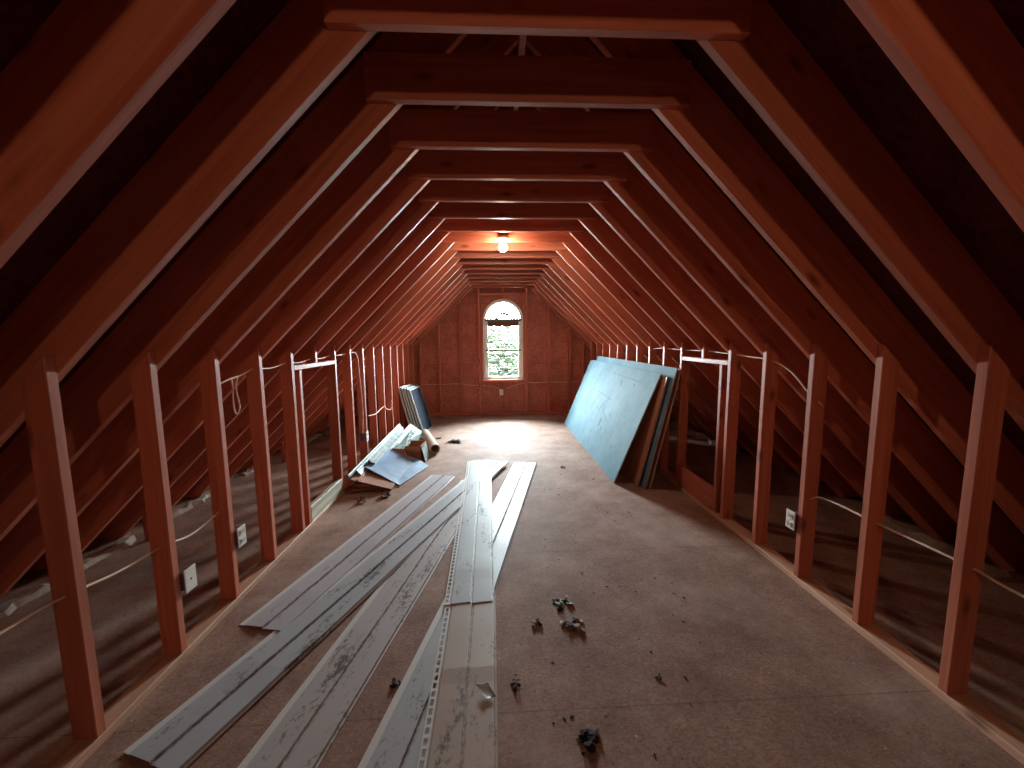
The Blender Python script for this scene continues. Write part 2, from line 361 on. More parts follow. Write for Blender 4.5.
# access openings at frames 4..6 : jack stud, header, cripple
HB = 1.300
for sgn, sd, x in ((-1, 'left', XL), (1, 'right', XR)):
    ya, yb = Y0 + 4 * S + .038, Y0 + 6 * S
    x0, x1 = sorted((x, x + sgn * .089))
    bm = nb(); box(bm, x0, x1, ya + .075, ya + .113, .038, HB, bev=.003)
    jo = obj('jack_stud', bm, W_Z); tag(jo, 'jack stud holding up the header of the %s knee wall doorway' % sd, 'stud')
    bm = nb(); box(bm, x0, x1, ya + .001, yb - .001, HB, HB + .038, bev=.003)
    tag(obj('doorway_header', bm, W_Y), 'flat header board over the low doorway in the %s knee wall' % sd, 'header')
    bm = nb(); h = ZK + .035
    prism(bm, [(x, HB + .038), (x + sgn * .089, HB + .038), (x + sgn * .089, h - .089), (x, h)], Y0 + 5 * S, Y0 + 5 * S + .038, bev=.003)
    tag(obj('cripple_stud', bm, W_Z), 'short stud above the header of the %s knee wall doorway' % sd, 'stud')
    bm = nb(); box(bm, x0, x1, YB, YE - .09, 0, .038, bev=.003)
    tag(obj('bottom_plate', bm, W_PLATE), 'pine bottom plate under the studs of the %s knee wall' % sd, 'plate')
    bm = nb()
    if sgn < 0: box(bm, x - .036, x + .002, ya + .115, yb + .0, .0385, .175, bev=.003)
    else: box(bm, x - .001, x + .037, ya + .115, yb, .0385, .235, bev=.003)
    tag(obj('sill_board', bm, W_SILL if sgn < 0 else W_Y), ('pale weathered board on edge across the foot of the left doorway' if sgn < 0 else
        'reddish board on edge across the foot of the right doorway'), 'board')
bm = nb(); box(bm, CX - .018, CX + .018, YB, YE, ZR - .05, ZR + VR - .025, bev=.003)
tag(obj('ridge_board', bm, W_Y), 'ridge board where the two roof slopes meet', 'ridge board')

# end wall framing
ys = YE - .089
def gstud(x, z0, z1, label, name='gable_stud', wdt=.038):
    bm = nb(); box(bm, x - wdt / 2, x + wdt / 2, ys, YE, z0, z1, bev=.003)
    o = obj(name, bm, W_Z); tag(o, label, 'stud', 'studs of the gable wall'); return o
for x, lab in ((-1.47, 'pine gable wall stud in the left corner'), (-1.085, 'pine gable wall stud, second from the left corner'), (-.665, 'pine gable wall stud, third from the left corner'),
               (1.12, 'pine gable wall stud, third from the right corner'), (1.55, 'pine gable wall stud, second from the right corner'), (1.82, 'pine gable wall stud in the right corner')):
    gstud(x, .038, slope_z(abs(x - CX)) + .2, lab)
gstud(-.285, .038, slope_z(.46) + .2, 'full height king stud left of the arched window')
gstud(.672, .038, slope_z(.5) + .2, 'full height king stud right of the arched window')
gstud(-.243, .038, 2.40, 'jack stud close against the left side of the arched window', wdt=.036)
gstud(.630, .038, 2.40, 'jack stud close against the right side of the arched window', wdt=.036)
gstud(WC, .038, WZ0 - .045, 'short stud under the arched window sill')
gstud(WC, 2.44, 2.75, 'short stud above the arched window header')
bm = nb(); box(bm, -.264, .651, ys, YE, 2.402, 2.438, bev=.003); tag(obj('window_header', bm, W_X), 'pine header over the arched window', 'header')
bm = nb(); box(bm, -.223, .610, ys, YE, WZ0 - .043, WZ0 - .007, bev=.003); tag(obj('rough_sill', bm, W_X), 'pine rough sill under the arched window', 'sill')
bm = nb(); box(bm, XL - .05, XR + .05, ys - .0, YE, 0, .0375, bev=.003); tag(obj('gable_plate', bm, W_X), 'pine bottom plate along the foot of the gable wall', 'plate')

# ------------------------------------------------------------------ window
win = empty('window_1', (WC, YE, WZ0)); tag(win, 'tall arched window with fanlight in the gable wall', 'window', kind='structure')
zs = WZS - WZ0
def arch_ring(r0, r1, y0, y1, seg=24, a0=0, a1=PI, cz=zs):
    bm = nb(); q = []
    for k in range(seg + 1):
        a = a0 + (a1 - a0) * k / seg
        q.append([bm.verts.new((r * math.cos(a), y, cz + r * math.sin(a))) for r, y in ((r0, y0), (r1, y0), (r1, y1), (r0, y1))])
    for A, B in zip(q, q[1:]):
        for k in range(4): bm.faces.new((A[k], A[(k + 1) % 4], B[(k + 1) % 4], B[k]))
    bm.faces.new(q[0]); bm.faces.new(q[-1][::-1]); return bm
bm = arch_ring(WR - .045, WR, -.03, .09)
box(bm, -WR, -WR + .045, -.03, .09, 0, zs); box(bm, WR - .045, WR, -.03, .09, 0, zs)
box(bm, -WR + .045, WR - .045, -.03, .09, 0, .03)
obj('window_frame', bm, M_FRAME, win)
bm = nb(); box(bm, -WR + .045, WR - .045, -.01, .07, zs - .035, zs + .02); obj('transom', bm, M_SASH, win)
bm = arch_ring(WR - .06, WR - .046, 0, .06); obj('fan_bead', bm, M_SASH, win)
bm = nb(); xi = WR - .045
for s_ in (-1, 1):
    a, b_ = sorted((s_ * xi, s_ * (xi - .052))); box(bm, a, b_, .0, .06, .03, zs - .035)
obj('side_stile', bm, M_FRAME, win)
xg = xi - .052
bm = nb(); box(bm, -xi, xi, -.006, .05, .585, .618); obj('meeting_rail', bm, M_SASH, win)
bm = nb(); box(bm, -xg, xg, .0, .05, .03, .065); obj('bottom_rail', bm, M_FRAME, win)
bm = nb()
for x in (-.0, .17): box(bm, x - .006, x + .006, .02, .03, .065, zs - .14)
for z in (.25, .44, .80, .97): box(bm, -xg, xg, .0202, .0298, z - .004, z + .004)
obj('glazing_bar', bm, M_SASH, win)
bm = nb(); box(bm, -xg, xg, .0, .035, zs - .135, zs - .036); obj('valance', bm, M_VAL, win)
bm = arch_ring(.105, .15, .02, .03, 14, .2, PI - .05)
for a in (PI / 2, PI / 4 + .05):
    d = Vector((math.cos(a), 0, math.sin(a))); p = Vector((0, .025, zs)); tube(bm, [p + d * .13, p + d * .31], .022, 6)
obj('fan_grille', bm, M_SASH, win)
bm = nb(); box(bm, -xi, xi, .038, .042, .03, zs - .035)
obj('glass_pane', bm, M_GLASS, win)
bm = nb(); arcp = [((WR - .05) * math.cos(a * PI / 20), zs + .02 + (WR - .065) * math.sin(a * PI / 20)) for a in range(21)]
prism(bm, arcp, .038, .042); obj('fan_pane', bm, M_GLASS, win)
bm = nb(); box(bm, -WR - .02, WR + .03, -.095, -.03, -.006, .012, bev=.003); obj('stool', bm, W_X, win)

# ------------------------------------------------------------------ light fixtures
def fixture(y, bulbmat, label, zdrop=0, x=.112):
    f = empty('ceiling_light', (x, y, 0)); tag(f, label, 'lamp')
    bm = nb(); lathe(bm, [(.048, 2.556 - zdrop), (.050, 2.56 - zdrop), (.050, 2.60 - zdrop), (.048, 2.604 - zdrop)], 8); obj('junction_box', bm, plain('rusty_box', (.20, .08, .05), .6), f)
    bm = nb(); lathe(bm, [(.022, 2.512), (.030, 2.514), (.040, 2.53), (.060, 2.538), (.062, 2.546), (.058, 2.5555)], 28); obj('lampholder', bm, M_PORC, f, loc=(0, 0, -zdrop), smooth=True)
    prof = [(.006, 2.515), (.016, 2.513), (.020, 2.500), (.034, 2.484), (.042, 2.468), (.044, 2.454), (.040, 2.437), (.028, 2.422), (.014, 2.415), (.003, 2.4135)]
    bm = nb(); lathe(bm, prof, 28); b_ = obj('bulb', bm, bulbmat, f, loc=(0, 0, -zdrop), smooth=True)
    b_['label'] = 'glowing round bulb'
    return f
fx = fixture(Y0 + 7 * S - .055, M_BULB, 'bare glowing bulb in a porcelain holder on a tie near the far end')
bm = nb(); box(bm, .112 - .03, .112 + .03, Y0 + 7 * S - .02, Y0 + 7 * S - .0005, 2.57, 2.60)
ho = obj('mounting_bracket', bm, M_METAL); ho.parent = fx; ho.matrix_parent_inverse = fx.matrix_basis.inverted()
fixture(-1.30, M_BULB2, 'bare glowing bulb hanging behind the camera', .14, x=.30)

# ------------------------------------------------------------------ wires and outlets
def cable(pts, label, r=.0055, n=6):
    bm = nb(); tube(bm, smooth_path(pts, n), r, 6); o = obj('electric_cable', bm, M_CABLE, smooth=True)
    return tag(o, label, 'cable', 'cream electric cables')
XLC, XRC = XL - .045, XR + .045
yf = lambda i: Y0 + i * S
cable([(XLC, YB + .1, .62), (XLC, 0.6, .60), (XLC, 1.215, .62), (XLC, yf(0) + .02, .612), (XLC, 1.6, .585), (XLC, yf(1) + .02, .575), (XLC, 2.0, .545), (XLC, yf(2) + .015, .575)],
      'pale cable sagging low through the first studs of the left knee wall')
up = [(XLC, yf(2) + .04, 1.27), (XLC, 2.38, 1.30), (XLC, 2.5, 1.315)]
for i in range(3, 8): up += [(XLC, yf(i) + .02, 1.345 + .012 * min(i - 3, 3)), (XLC, yf(i) + .21, 1.335 + .014 * min(i - 3, 3))]
up = up[:-1] + [(XLC + .03, yf(7) + .24, 1.37), (XLC + .03, yf(7) + .31, 1.1), (XLC + .03, yf(8) - .05, .75), (XLC + .02, yf(8) - .06, .45)]
up = [p for p in up if True]
cable(up, 'pale cable running high through the studs of the left knee wall')
bm = nb(); tube(bm, smooth_path([(XLC, 2.41, 1.303), (XLC - .01, 2.43, 1.24), (XLC - .01, 2.425, 1.13), (XLC - .005, 2.44, 1.085), (XLC, 2.465, 1.13), (XLC, 2.445, 1.24), (XLC, 2.47, 1.312)], 6), .005, 6)
tag(obj('cable_loop', bm, M_CABLE, smooth=True), 'hanging loop of pale cable between left studs', 'cable')
cable([(XRC, yf(2) - .03, 1.12), (XRC, 2.30, 1.19), (XRC, 2.45, 1.30), (XRC, yf(3) + .02, 1.362), (XRC, 2.85, 1.375), (XRC, yf(4) + .02, 1.385), (XRC, yf(5) + .02, 1.40), (XRC, yf(6) + .02, 1.40), (XRC, yf(7) + .02, 1.405), (XRC, yf(8), 1.39), (XRC, yf(8) + .05, 1.30)],
      'pale cable running high through the studs of the right knee wall')
cable([(XRC, YB + .1, .60), (XRC, .6, .58), (XRC, 1.248, .58), (XRC, yf(0) + .02, .595), (XRC, yf(1) + .02, .59), (XRC, 2.0, .592), (XRC, yf(2) - .06, .58), (XRC, yf(2) + .01, .54)],
      'pale cable running low through the first studs of the right knee wall')
gx = [(-1.45, ys + .03, .635), (-1.085, ys + .02, .625), (-.87, ys + .02, .635), (-.665, ys + .02, .63), (-.45, ys + .02, .60), (-.285, ys + .02, .60), (0, ys + .03, .56), (.14, ys + .03, .50)]
cable(gx, 'pale cable stapled along the gable wall left of the window')
cable([(1.9, ys + .02, .64), (1.55, ys + .02, .64), (1.12, ys + .02, .645), (.9, ys + .02, .635), (.672, ys + .02, .64), (.45, ys + .03, .60), (.24, ys + .03, .52)],
      'pale cable stapled along the gable wall right of the window')
cable([(-1.50, yf(8) + .045, .634), (-1.50, 4.98, .60), (-1.505, 5.13, .603), (-1.5, 5.39, .625), (-1.5, 5.55, .56), (-1.5, 5.70, .53), (-1.5, 5.76, .55), (-1.5, 5.80, .66)],
      'short pale cable looping across the far studs of the left knee wall')

def outlet(loc, facing, label, blank=False):
    """local +X is the plate's outward face, origin at the plate's bottom centre"""
    o = empty('wall_outlet', loc, (0, 0, facing)); tag(o, label, 'outlet')
    bm = nb(); box(bm, -.075, -.001, -.028, .028, .012, .103, bev=.002); obj('outlet_box', bm, M_BOX, o)
    bm = nb(); box(bm, 0, .006, -.037, .037, 0, .118, bev=.003); obj('cover_plate', bm, M_PLASTIC, o)
    if blank:
        bm = nb(); lathe(bm, [(.005, .0062), (.004, .008)], 12, Matrix.Translation((0, 0, .059)) @ Matrix.Rotation(PI / 2, 4, 'Y')); obj('screw', bm, M_DARK, o)
    else:
        for z in (.032, .086):
            bm = nb(); box(bm, .0062, .009, -.017, .017, z - .0145, z + .0145, bev=.004); s_ = obj('socket', bm, M_SOCKET, o)
            bm = nb()
            for y in (-.0075, .0065): box(bm, .0092, .0096, y - .0014, y + .0014, z - .002, z + .008)
            box(bm, .0092, .0096, -.003, .003, z - .010, z - .005); obj('slot', bm, M_DARK, s_)
        bm = nb(); lathe(bm, [(.004, .0062), (.003, .0075)], 10, Matrix.Translation((0, 0, .059)) @ Matrix.Rotation(PI / 2, 4, 'Y')); obj('screw', bm, M_METAL, o)
    return o
outlet((XL + .013, yf(1) + .078, .315), 0, 'square-cornered blank cover plate on the left knee wall', True)
outlet((XL + .013, yf(2) + .070, .328), 0, 'duplex socket on the left knee wall')
outlet((XR - .013, yf(2) + .072, .325), PI, 'duplex socket on the right knee wall')
outlet((XL + .013, yf(8) - .030, .345), 0, 'distant socket on the left knee wall behind the scrap pile')
outlet((.145, YE - .10, .395), -PI / 2, 'duplex socket on the gable wall under the window')

# ------------------------------------------------------------------ siding panels
def siding(name_label, nl, nr, fl, fr, z0, z1, mat, label, group='vinyl siding panels', slots=False, twist=0):
    """nl/nr near left/right corner (x,y) on the floor, fl/fr far corners"""
    nl, nr, fl, fr = (Vector((*p, 0)) for p in (nl, nr, fl, fr))
    near = (nl + nr) / 2; far = (fl + fr) / 2; ey = (far - near); L = math.sqrt(ey.length ** 2 + (z1 - z0) ** 2)
    ey = Vector((ey.x, ey.y, z1 - z0)).normalized(); ex = ey.cross(Vector((0, 0, 1))).normalized(); ez = ex.cross(ey)
    o = empty('siding_panel', (0, 0, 0)); o.matrix_world = frame_from((near.x, near.y, z0), ex, ey, ez)
    tag(o, label, 'siding panel', group)
    W = .287; h = -W / 2
    T = .0022
    # face profile: x across, z up (white side up): two clapboard courses and a bottom lip
    prof = [(.030, .003), (.036, .0035), (.040, .0075), (.146, .0155), (.150, .0150), (.153, .0042), (.158, .0042), (.162, .0075), (.268, .0155), (.274, .015), (.277, .0045), (.285, .0025)]
    bot = [(x, max(.0004, z - T)) for x, z in prof]
    NS = 24
    bm = nb(); rows = []
    for k in range(NS + 1):
        y = L * k / NS; wob = .0022 * math.sin(k * .9 + nl.x * 5) + .0012 * math.sin(k * 2.3)
        wob = max(0, wob)
        rows.append(([bm.verts.new((h + x, y, z + wob)) for x, z in prof], [bm.verts.new((h + x, y, z + wob)) for x, z in bot]))
    m_ = len(prof)
    for (A, a), (B, b_) in zip(rows, rows[1:]):
        for i in range(m_ - 1):
            bm.faces.new((A[i], A[i + 1], B[i + 1], B[i])); bm.faces.new((a[i], b_[i], b_[i + 1], a[i + 1]))
        bm.faces.new((A[0], B[0], b_[0], a[0])); bm.faces.new((A[-1], a[-1], b_[-1], B[-1]))
    for A, a in (rows[0], rows[-1]):
        for i in range(m_ - 1): bm.faces.new((A[i], a[i], a[i + 1], A[i + 1]))
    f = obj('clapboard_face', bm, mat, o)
    bm = nb(); p = .0406; nS = int(L / p)
    if slots:
        box(bm, h, h + .007, 0, L, .0012, .0036); box(bm, h + .023, h + .0302, 0, L, .0012, .0040)
        for k in range(nS + 1):
            y = k * p; box(bm, h + .0071, h + .0229, y, min(L, y + .012), .0013, .0034)
    else: box(bm, h, h + .0302, 0, L, .0012, .0030)
    hm = obj('nailing_hem', bm, M_HEM, o)
    if slots: hm['label'] = 'slotted nailing strip'
    return o
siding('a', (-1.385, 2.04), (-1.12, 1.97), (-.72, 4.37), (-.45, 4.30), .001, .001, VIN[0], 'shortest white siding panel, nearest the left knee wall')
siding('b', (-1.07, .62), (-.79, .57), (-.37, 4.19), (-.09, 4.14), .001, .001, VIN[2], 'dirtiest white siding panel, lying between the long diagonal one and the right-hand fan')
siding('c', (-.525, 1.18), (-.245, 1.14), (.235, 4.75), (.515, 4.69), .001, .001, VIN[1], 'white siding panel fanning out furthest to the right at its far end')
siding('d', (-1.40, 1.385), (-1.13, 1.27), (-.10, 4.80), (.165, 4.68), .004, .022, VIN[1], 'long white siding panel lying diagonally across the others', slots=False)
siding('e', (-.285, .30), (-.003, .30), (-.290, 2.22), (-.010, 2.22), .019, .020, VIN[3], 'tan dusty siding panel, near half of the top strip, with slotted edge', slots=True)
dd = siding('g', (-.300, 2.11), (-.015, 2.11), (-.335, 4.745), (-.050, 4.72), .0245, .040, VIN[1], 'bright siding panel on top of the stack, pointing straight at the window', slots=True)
# curled flap on the tan panel
bm = nb(); R_ = []
for k in range(9):
    a = -.5 + k * .22
    R_.append([bm.verts.new((.008 * math.cos(j * .8) - .03 + j * .012, .05 * math.sin(a) - .02 * (j / 5), .004 + .02 * (1 - math.cos(a)) * .5 + (.018 if j in (0, 5) else .006) * .3)) for j in range(6)])
for A, B in zip(R_, R_[1:]):
    for j in range(5): bm.faces.new((A[j], A[j + 1], B[j + 1], B[j]))
bmesh.ops.solidify(bm, geom=bm.faces[:], thickness=.0015)
fo = obj('curled_flap', bm, M_HEM, loc=(-.052, 1.52, .036), smooth=True); fo.rotation_euler = (0, 0, .5)
tag(fo, 'small curled flake of vinyl lying on the tan siding panel', 'vinyl scrap')

# ------------------------------------------------------------------ sheets leaning on the right knee wall
def sheet(xb, xt, zt, y0, y1, th, mat, edge, label, cat='drywall sheet', group='sheets leaning on the right knee wall', z0=.002, name='drywall_sheet'):
    ex = Vector((0, 1, 0)); ey = Vector((xt - xb, 0, zt - z0)); L = ey.length; ey.normalize(); ez = ey.cross(ex) * 1
    if ez.x > 0: ez = -ez
    o = empty(name); o.matrix_world = frame_from((xb, y0, z0 + .003), ex, ey, ex.cross(ey)); s_ = 1 if ex.cross(ey).x < 0 else -1
    tag(o, label, cat, group)
    a, b_ = (-th, 0) if s_ > 0 else (0, th)
    bm = nb(); box(bm, .002, y1 - y0 - .002, .002, L - .002, a + .0006, b_ - .0006); obj('core', bm, edge, o)
    f0, f1 = (-.0006, 0) if s_ > 0 else (0, .0006)
    bm = nb(); box(bm, 0, y1 - y0, 0, L, f0, f1)
    obj('paper_face', bm, mat, o)
    return o, L, s_
o1, LA, sA = sheet(1.245, 1.715, 1.150, 3.985, 6.93, .013, M_DRY, M_DRYEDGE, 'pale blue-grey drywall sheet at the front of the leaning stack')
sheet(1.462, 1.738, 1.128, 3.885, 6.5, .019, M_PLY, M_PLY, 'brown plywood sheet leaning directly behind the front drywall sheet', name='plywood_sheet', cat='plywood sheet')
sheet(1.505, 1.795, 1.222, 3.80, 6.78, .013, M_DRY, M_DRYEDGE, 'taller pale drywall sheet showing above the front sheet')
sheet(1.555, 1.835, 1.212, 3.80, 6.60, .013, M_PLY, M_DRYEDGE, 'rearmost brown sheet of the leaning stack, against the studs', name='fibre_sheet', cat='board')
# pencil scribbles on the front sheet (drawn strokes)
bm = nb()
def stroke(p, q, w_=.006):
    p, q = Vector((*p, 0)), Vector((*q, 0)); d = (q - p).normalized(); n_ = Vector((-d.y, d.x, 0)) * w_ / 2
    z = .0006 if sA > 0 else -.0012
    vs = [bm.verts.new(Vector((v.x, v.y, z))) for v in (p - n_, q - n_, q + n_, p + n_)]; 
    vt = [bm.verts.new(v.co + Vector((0, 0, .0006))) for v in vs]
    bm.faces.new(vs); bm.faces.new(vt[::-1])
    for i in range(4): bm.faces.new((vs[i], vt[i], vt[(i + 1) % 4], vs[(i + 1) % 4]))
rs = random.Random(3)
for a, b_ in (((1.62, .45), (1.50, .72)), ((1.42, .56), (1.30, .74)), ((1.44, .55), (1.52, .60)), ((1.25, .60), (.95, .50)), ((1.75, .80), (1.1, .77)), ((1.5, 1.12), (.4, 1.10)),
              ((2.22, .70), (2.14, .78)), ((2.3, .56), (2.2, .64)), ((2.36, .62), (2.28, .55)), ((.55, .30), (.43, .27)), ((.9, .42), (.84, .38))):
    stroke(a, b_, .008)
for (cx_, cy_, r_) in ((1.18, .43, .05), (1.02, .38, .02), (1.0, 1.03, .04), (.55, 1.04, .02)):
    for k in range(7):
        a = rs.uniform(0, 6.28); stroke((cx_ + r_ * rs.uniform(-.4, .4), cy_ - r_), (cx_ + r_ * rs.uniform(-.5, .5), cy_ + r_), .012)
pm = obj('pencil_marks', bm, M_INK, o1)

# ------------------------------------------------------------------ scrap pile on the left
def slab(name, corners, th, mat, label=None, cat=None, group=None, parent=None, inset=None):
    """a flat panel through four corners (top face), thickness downward along its normal"""
    P = [Vector(p) for p in corners]; n_ = (P[1] - P[0]).cross(P[3] - P[0]).normalized()
    if n_.z < 0: n_ = -n_
    bm = nb(); A = [bm.verts.new(p) for p in P]; B = [bm.verts.new(p - n_ * th) for p in P]
    bm.faces.new(A); bm.faces.new(B[::-1])
    for i in range(len(P)): bm.faces.new((A[i], B[i], B[(i + 1) % len(P)], A[(i + 1) % len(P)]))
    o = obj(name, bm, mat, parent)
    if label: tag(o, label, cat, group)
    return o
# flattened cardboard carton under the pile
ct = empty('cardboard_carton', (-1.25, 4.1, 0)); tag(ct, 'flattened brown cardboard carton at the near end of the scrap pile', 'carton')
bm = nb(); box(bm, -.205, .04, -.12, .30, .002, .065, Matrix.Rotation(.05, 4, 'Z')); obj('carton_body', bm, M_CARD, ct)
for (x0, x1, z0_, z1_, y) in ((-.20, .20, .13, .02, -.19), (-.14, .20, .115, .012, -.16)):
    bm = nb(); prism(bm, [(x0, z0_), (x1, z1_), (x1, z1_ + .008), (x0, z0_ + .008)], y, y + .52); obj('flap', bm, M_CARD, ct)
bm = nb(); prism(bm, [(-.215, .075), (-.13, .14), (-.12, .132), (-.205, .068)], -.2, .3); obj('flap', bm, M_CARD, ct)
slab('cardboard_strip', [(-1.44, 3.86, .035), (-.985, 4.03, .004), (-1.0, 4.10, .005), (-1.44, 3.98, .05)], .004, M_CARD, 'torn cardboard strip on the floor before the carton', 'cardboard')
# pale blue sheet
slab('foam_sheet', [(-1.395, 4.20, .172), (-1.0, 4.055, .012), (-.80, 4.68, .010), (-.93, 4.80, .055), (-1.33, 4.93, .165)], .006, M_BLUE, 'pale blue sheet sloping down onto the floor over the carton', 'sheet')
# white trim boards
def trimboard(a, b_, w_, th, tilt, label):
    a, b_ = Vector(a), Vector(b_); ey = (b_ - a); L = ey.length; ey.normalize()
    ex = ey.cross(Vector((0, 0, 1))).normalized(); ez = ex.cross(ey); M = frame_from(a, ex, ey, ez) @ Matrix.Rotation(tilt, 4, 'Y')
    bm = nb(); prism(bm, [(-w_ / 2, 0), (w_ / 2, 0), (w_ / 2, th), (w_ * .3, th), (w_ * .22, th * .6), (-w_ * .22, th * .6), (-w_ * .3, th), (-w_ / 2, th)], 0, L)
    for v in bm.verts: v.co = M @ v.co
    tag(obj('trim_board', bm, M_WHITE), label, 'trim board', 'white trim boards of the scrap pile')
trimboard((-1.474, 3.95, .13), (-1.42, 5.95, .235), .085, .016, .95, 'white trim board leaning hard against the left studs')
trimboard((-1.415, 4.05, .145), (-1.375, 5.80, .235), .09, .016, .8, 'dirty white trim board in the middle of the leaning boards')
trimboard((-1.36, 4.30, .185), (-1.32, 5.60, .225), .08, .014, .55, 'white trim board next to the pale blue sheet')
# printed white carton panel
pc = slab('printed_carton', [(-1.37, 4.90, .135), (-1.15, 4.92, .135), (-1.12, 6.08, .105), (-1.28, 5.98, .262)], .05, M_LID, 'long pale carton with dark printing lying on the pile', 'carton')
bm = nb()
A_, B_, C_, D_ = Vector((-1.37, 4.90, .135)), Vector((-1.15, 4.92, .135)), Vector((-1.12, 6.08, .105)), Vector((-1.28, 5.98, .262))
def onq(u, v): return (A_ * (1 - u) + B_ * u) * (1 - v) + (D_ * (1 - u) + C_ * u) * v + Vector((.003, 0, .0045))
def glyph(u0, u1, v0, v1):
    q = [bm.verts.new(onq(u, v)) for u, v in ((u0, v0), (u1, v0), (u1, v1), (u0, v1))]; q2 = [bm.verts.new(v.co + Vector((.001, 0, .001))) for v in q]
    bm.faces.new(q); bm.faces.new(q2[::-1])
    for i in range(4): bm.faces.new((q[i], q2[i], q2[(i + 1) % 4], q[(i + 1) % 4]))
for k in range(5):
    v = .55 + k * .065; glyph(.35, .70, v, v + .022)
    if k % 2: glyph(.35, .42, v, v + .06)
    else: glyph(.62, .70, v, v + .055)
for v in (.16, .20, .24): glyph(.2, .42, v, v + .02)
for v in (.05, .40): glyph(.7, .8, v, v + .12)
obj('printing', bm, M_INK, pc)
# open brown box with flaps
bx_ = empty('open_cardboard_box', (-1.03, 5.05, 0)); tag(bx_, 'small open brown cardboard box behind the pale blue sheet', 'box')
bm = nb(); Rz = Matrix.Rotation(-.1, 4, 'Z')
for q in ((-.10, .11, -.15, -.144, .004, .17), (-.10, .11, .13, .136, .004, .20), (-.10, -.094, -.144, .13, .004, .17), (.104, .11, -.144, .13, .004, .20), (-.10, .11, -.15, .136, .0, .004)): box(bm, *q, Rz)
obj('box_body', bm, M_CARD, bx_)
slab('flap', [(-.10, -.16, .165), (.10, -.19, .135), (.11, -.15, .195), (-.10, -.14, .20)], .004, M_CARD, parent=bx_)
slab('flap', [(-.27, -.12, .17), (-.10, -.16, .165), (.03, -.34, .016), (-.10, -.36, .03)], .012, M_CARD, parent=bx_)
slab('flap', [(.115, -.16, .17), (.118, .12, .19), (.17, .06, .006), (.165, -.20, .006)], .004, M_WHITE, parent=bx_)
# cardboard tube
tb = empty('cardboard_tube', (-.80, 5.22, 0)); d_ = Vector((-.30, .95, 0)).normalized(); tb.matrix_world = frame_from((-.80, 5.22, .068), d_.cross(Vector((0, 0, 1))), d_, Vector((0, 0, 1)))
tag(tb, 'short thick cardboard tube on the floor, open end to the camera', 'tube')
bm = nb(); rings = []
for (r, y) in ((.055, 0), (.066, 0), (.066, .98), (.055, .98)):
    rings.append([bm.verts.new((r * math.cos(a * PI / 12), y, r * math.sin(a * PI / 12))) for a in range(24)])
for A, B in zip(rings, rings[1:] + rings[:1]):
    for k in range(24): bm.faces.new((A[k], A[(k + 1) % 24], B[(k + 1) % 24], B[k]))
obj('tube_wall', bm, M_TUBE, tb, smooth=False)
slab('cardboard_offcut', [(-1.00, 5.22, .075), (-.885, 5.20, .006), (-1.13, 6.0, .006), (-1.22, 6.0, .09)], .006, M_CARD, 'brown cardboard offcut tucked beside the cardboard tube', 'cardboard')
# dark framed panels leaning on the left knee wall
for k, lab in enumerate(('frontmost dark slate panel with a white rim leaning on the left studs', 'second dark panel of the leaning bundle, behind the front one',
                         'third dark panel of the leaning bundle', 'fourth dark panel of the leaning bundle', 'rearmost dark panel, touching the left studs')):
    xb = -1.125 - k * .040; xt = -1.340 - k * .036; zt_ = .735 + .012 * (k % 2) + .012 * k; y0_ = 6.28 - .02 * k
    ey = Vector((xt - xb, .03, zt_)); L = ey.length; ey.normalize(); ex = Vector((0, 1, 0)); ez = ex.cross(ey).normalized(); ex = ey.cross(ez)
    if ez.x < 0: ez = -ez
    o = empty('slate_panel'); o.matrix_world = frame_from((xb, y0_, .006), ex, ey, ex.cross(ey)); sg = 1 if ex.cross(ey).x > 0 else -1
    tag(o, lab, 'panel', 'dark panels leaning on the left knee wall')
    Wd = .80
    bm = nb(); a, b_ = sorted((0, -sg * .022)); fr_ = .02
    box(bm, 0, Wd, 0, fr_, a, b_); box(bm, 0, Wd, L - fr_, L, a, b_); box(bm, 0, fr_, fr_, L - fr_, a, b_); box(bm, Wd - fr_, Wd, fr_, L - fr_, a, b_)
    obj('rim', bm, M_RIM, o)
    a, b_ = sorted((-sg * .003, -sg * .019)); bm = nb(); box(bm, fr_, Wd - fr_, fr_, L - fr_, a, b_)
    z_ = a if sg < 0 else b_
    obj('panel_face', bm, M_SLATE, o)

# ------------------------------------------------------------------ debris
def clump(loc, size, n_, mats, label, cat='debris', name='debris_scrap', flat=.35, seed=1, long_=1):
    r = random.Random(seed); o = empty(name, loc); tag(o, label, cat)
    for mi, mat in enumerate(mats):
        bm = nb()
        for k in range(max(2, int(n_ * 1.6) // len(mats))):
            c = Vector((r.gauss(0, size * .45), r.gauss(0, size * .45 * long_), abs(r.gauss(0, size * flat * .5)) + .002))
            s_ = size * r.uniform(.5, 1.15); a = r.uniform(0, 2 * PI); tilt = r.uniform(-.8, .8); M = Matrix.Translation(c) @ Matrix.Rotation(a, 4, 'Z') @ Matrix.Rotation(tilt, 4, 'X')
            q = [Vector((s_ * r.uniform(.3, .6) * math.cos(t_), s_ * r.uniform(.2, .5) * math.sin(t_), s_ * r.uniform(-.12, .12))) for t_ in (0, 1.2, 2.3, 3.3, 4.3, 5.4)]
            top = [bm.verts.new(M @ v) for v in q]; bot_ = [bm.verts.new(M @ v - Vector((0, 0, .0015))) for v in q]
            ct_ = bm.verts.new(M @ Vector((0, 0, s_ * .12))); cb = bm.verts.new(M @ Vector((0, 0, s_ * .12)) - Vector((0, 0, .0015)))
            for i in range(6):
                j = (i + 1) % 6; bm.faces.new((top[i], top[j], ct_)); bm.faces.new((bot_[j], bot_[i], cb)); bm.faces.new((top[i], bot_[i], bot_[j], top[j]))
        for v in bm.verts: v.co.z = max(v.co.z, .0008)
        obj('scrap_pieces' if mi == 0 else 'pale_pieces', bm, mat, o)
    return o
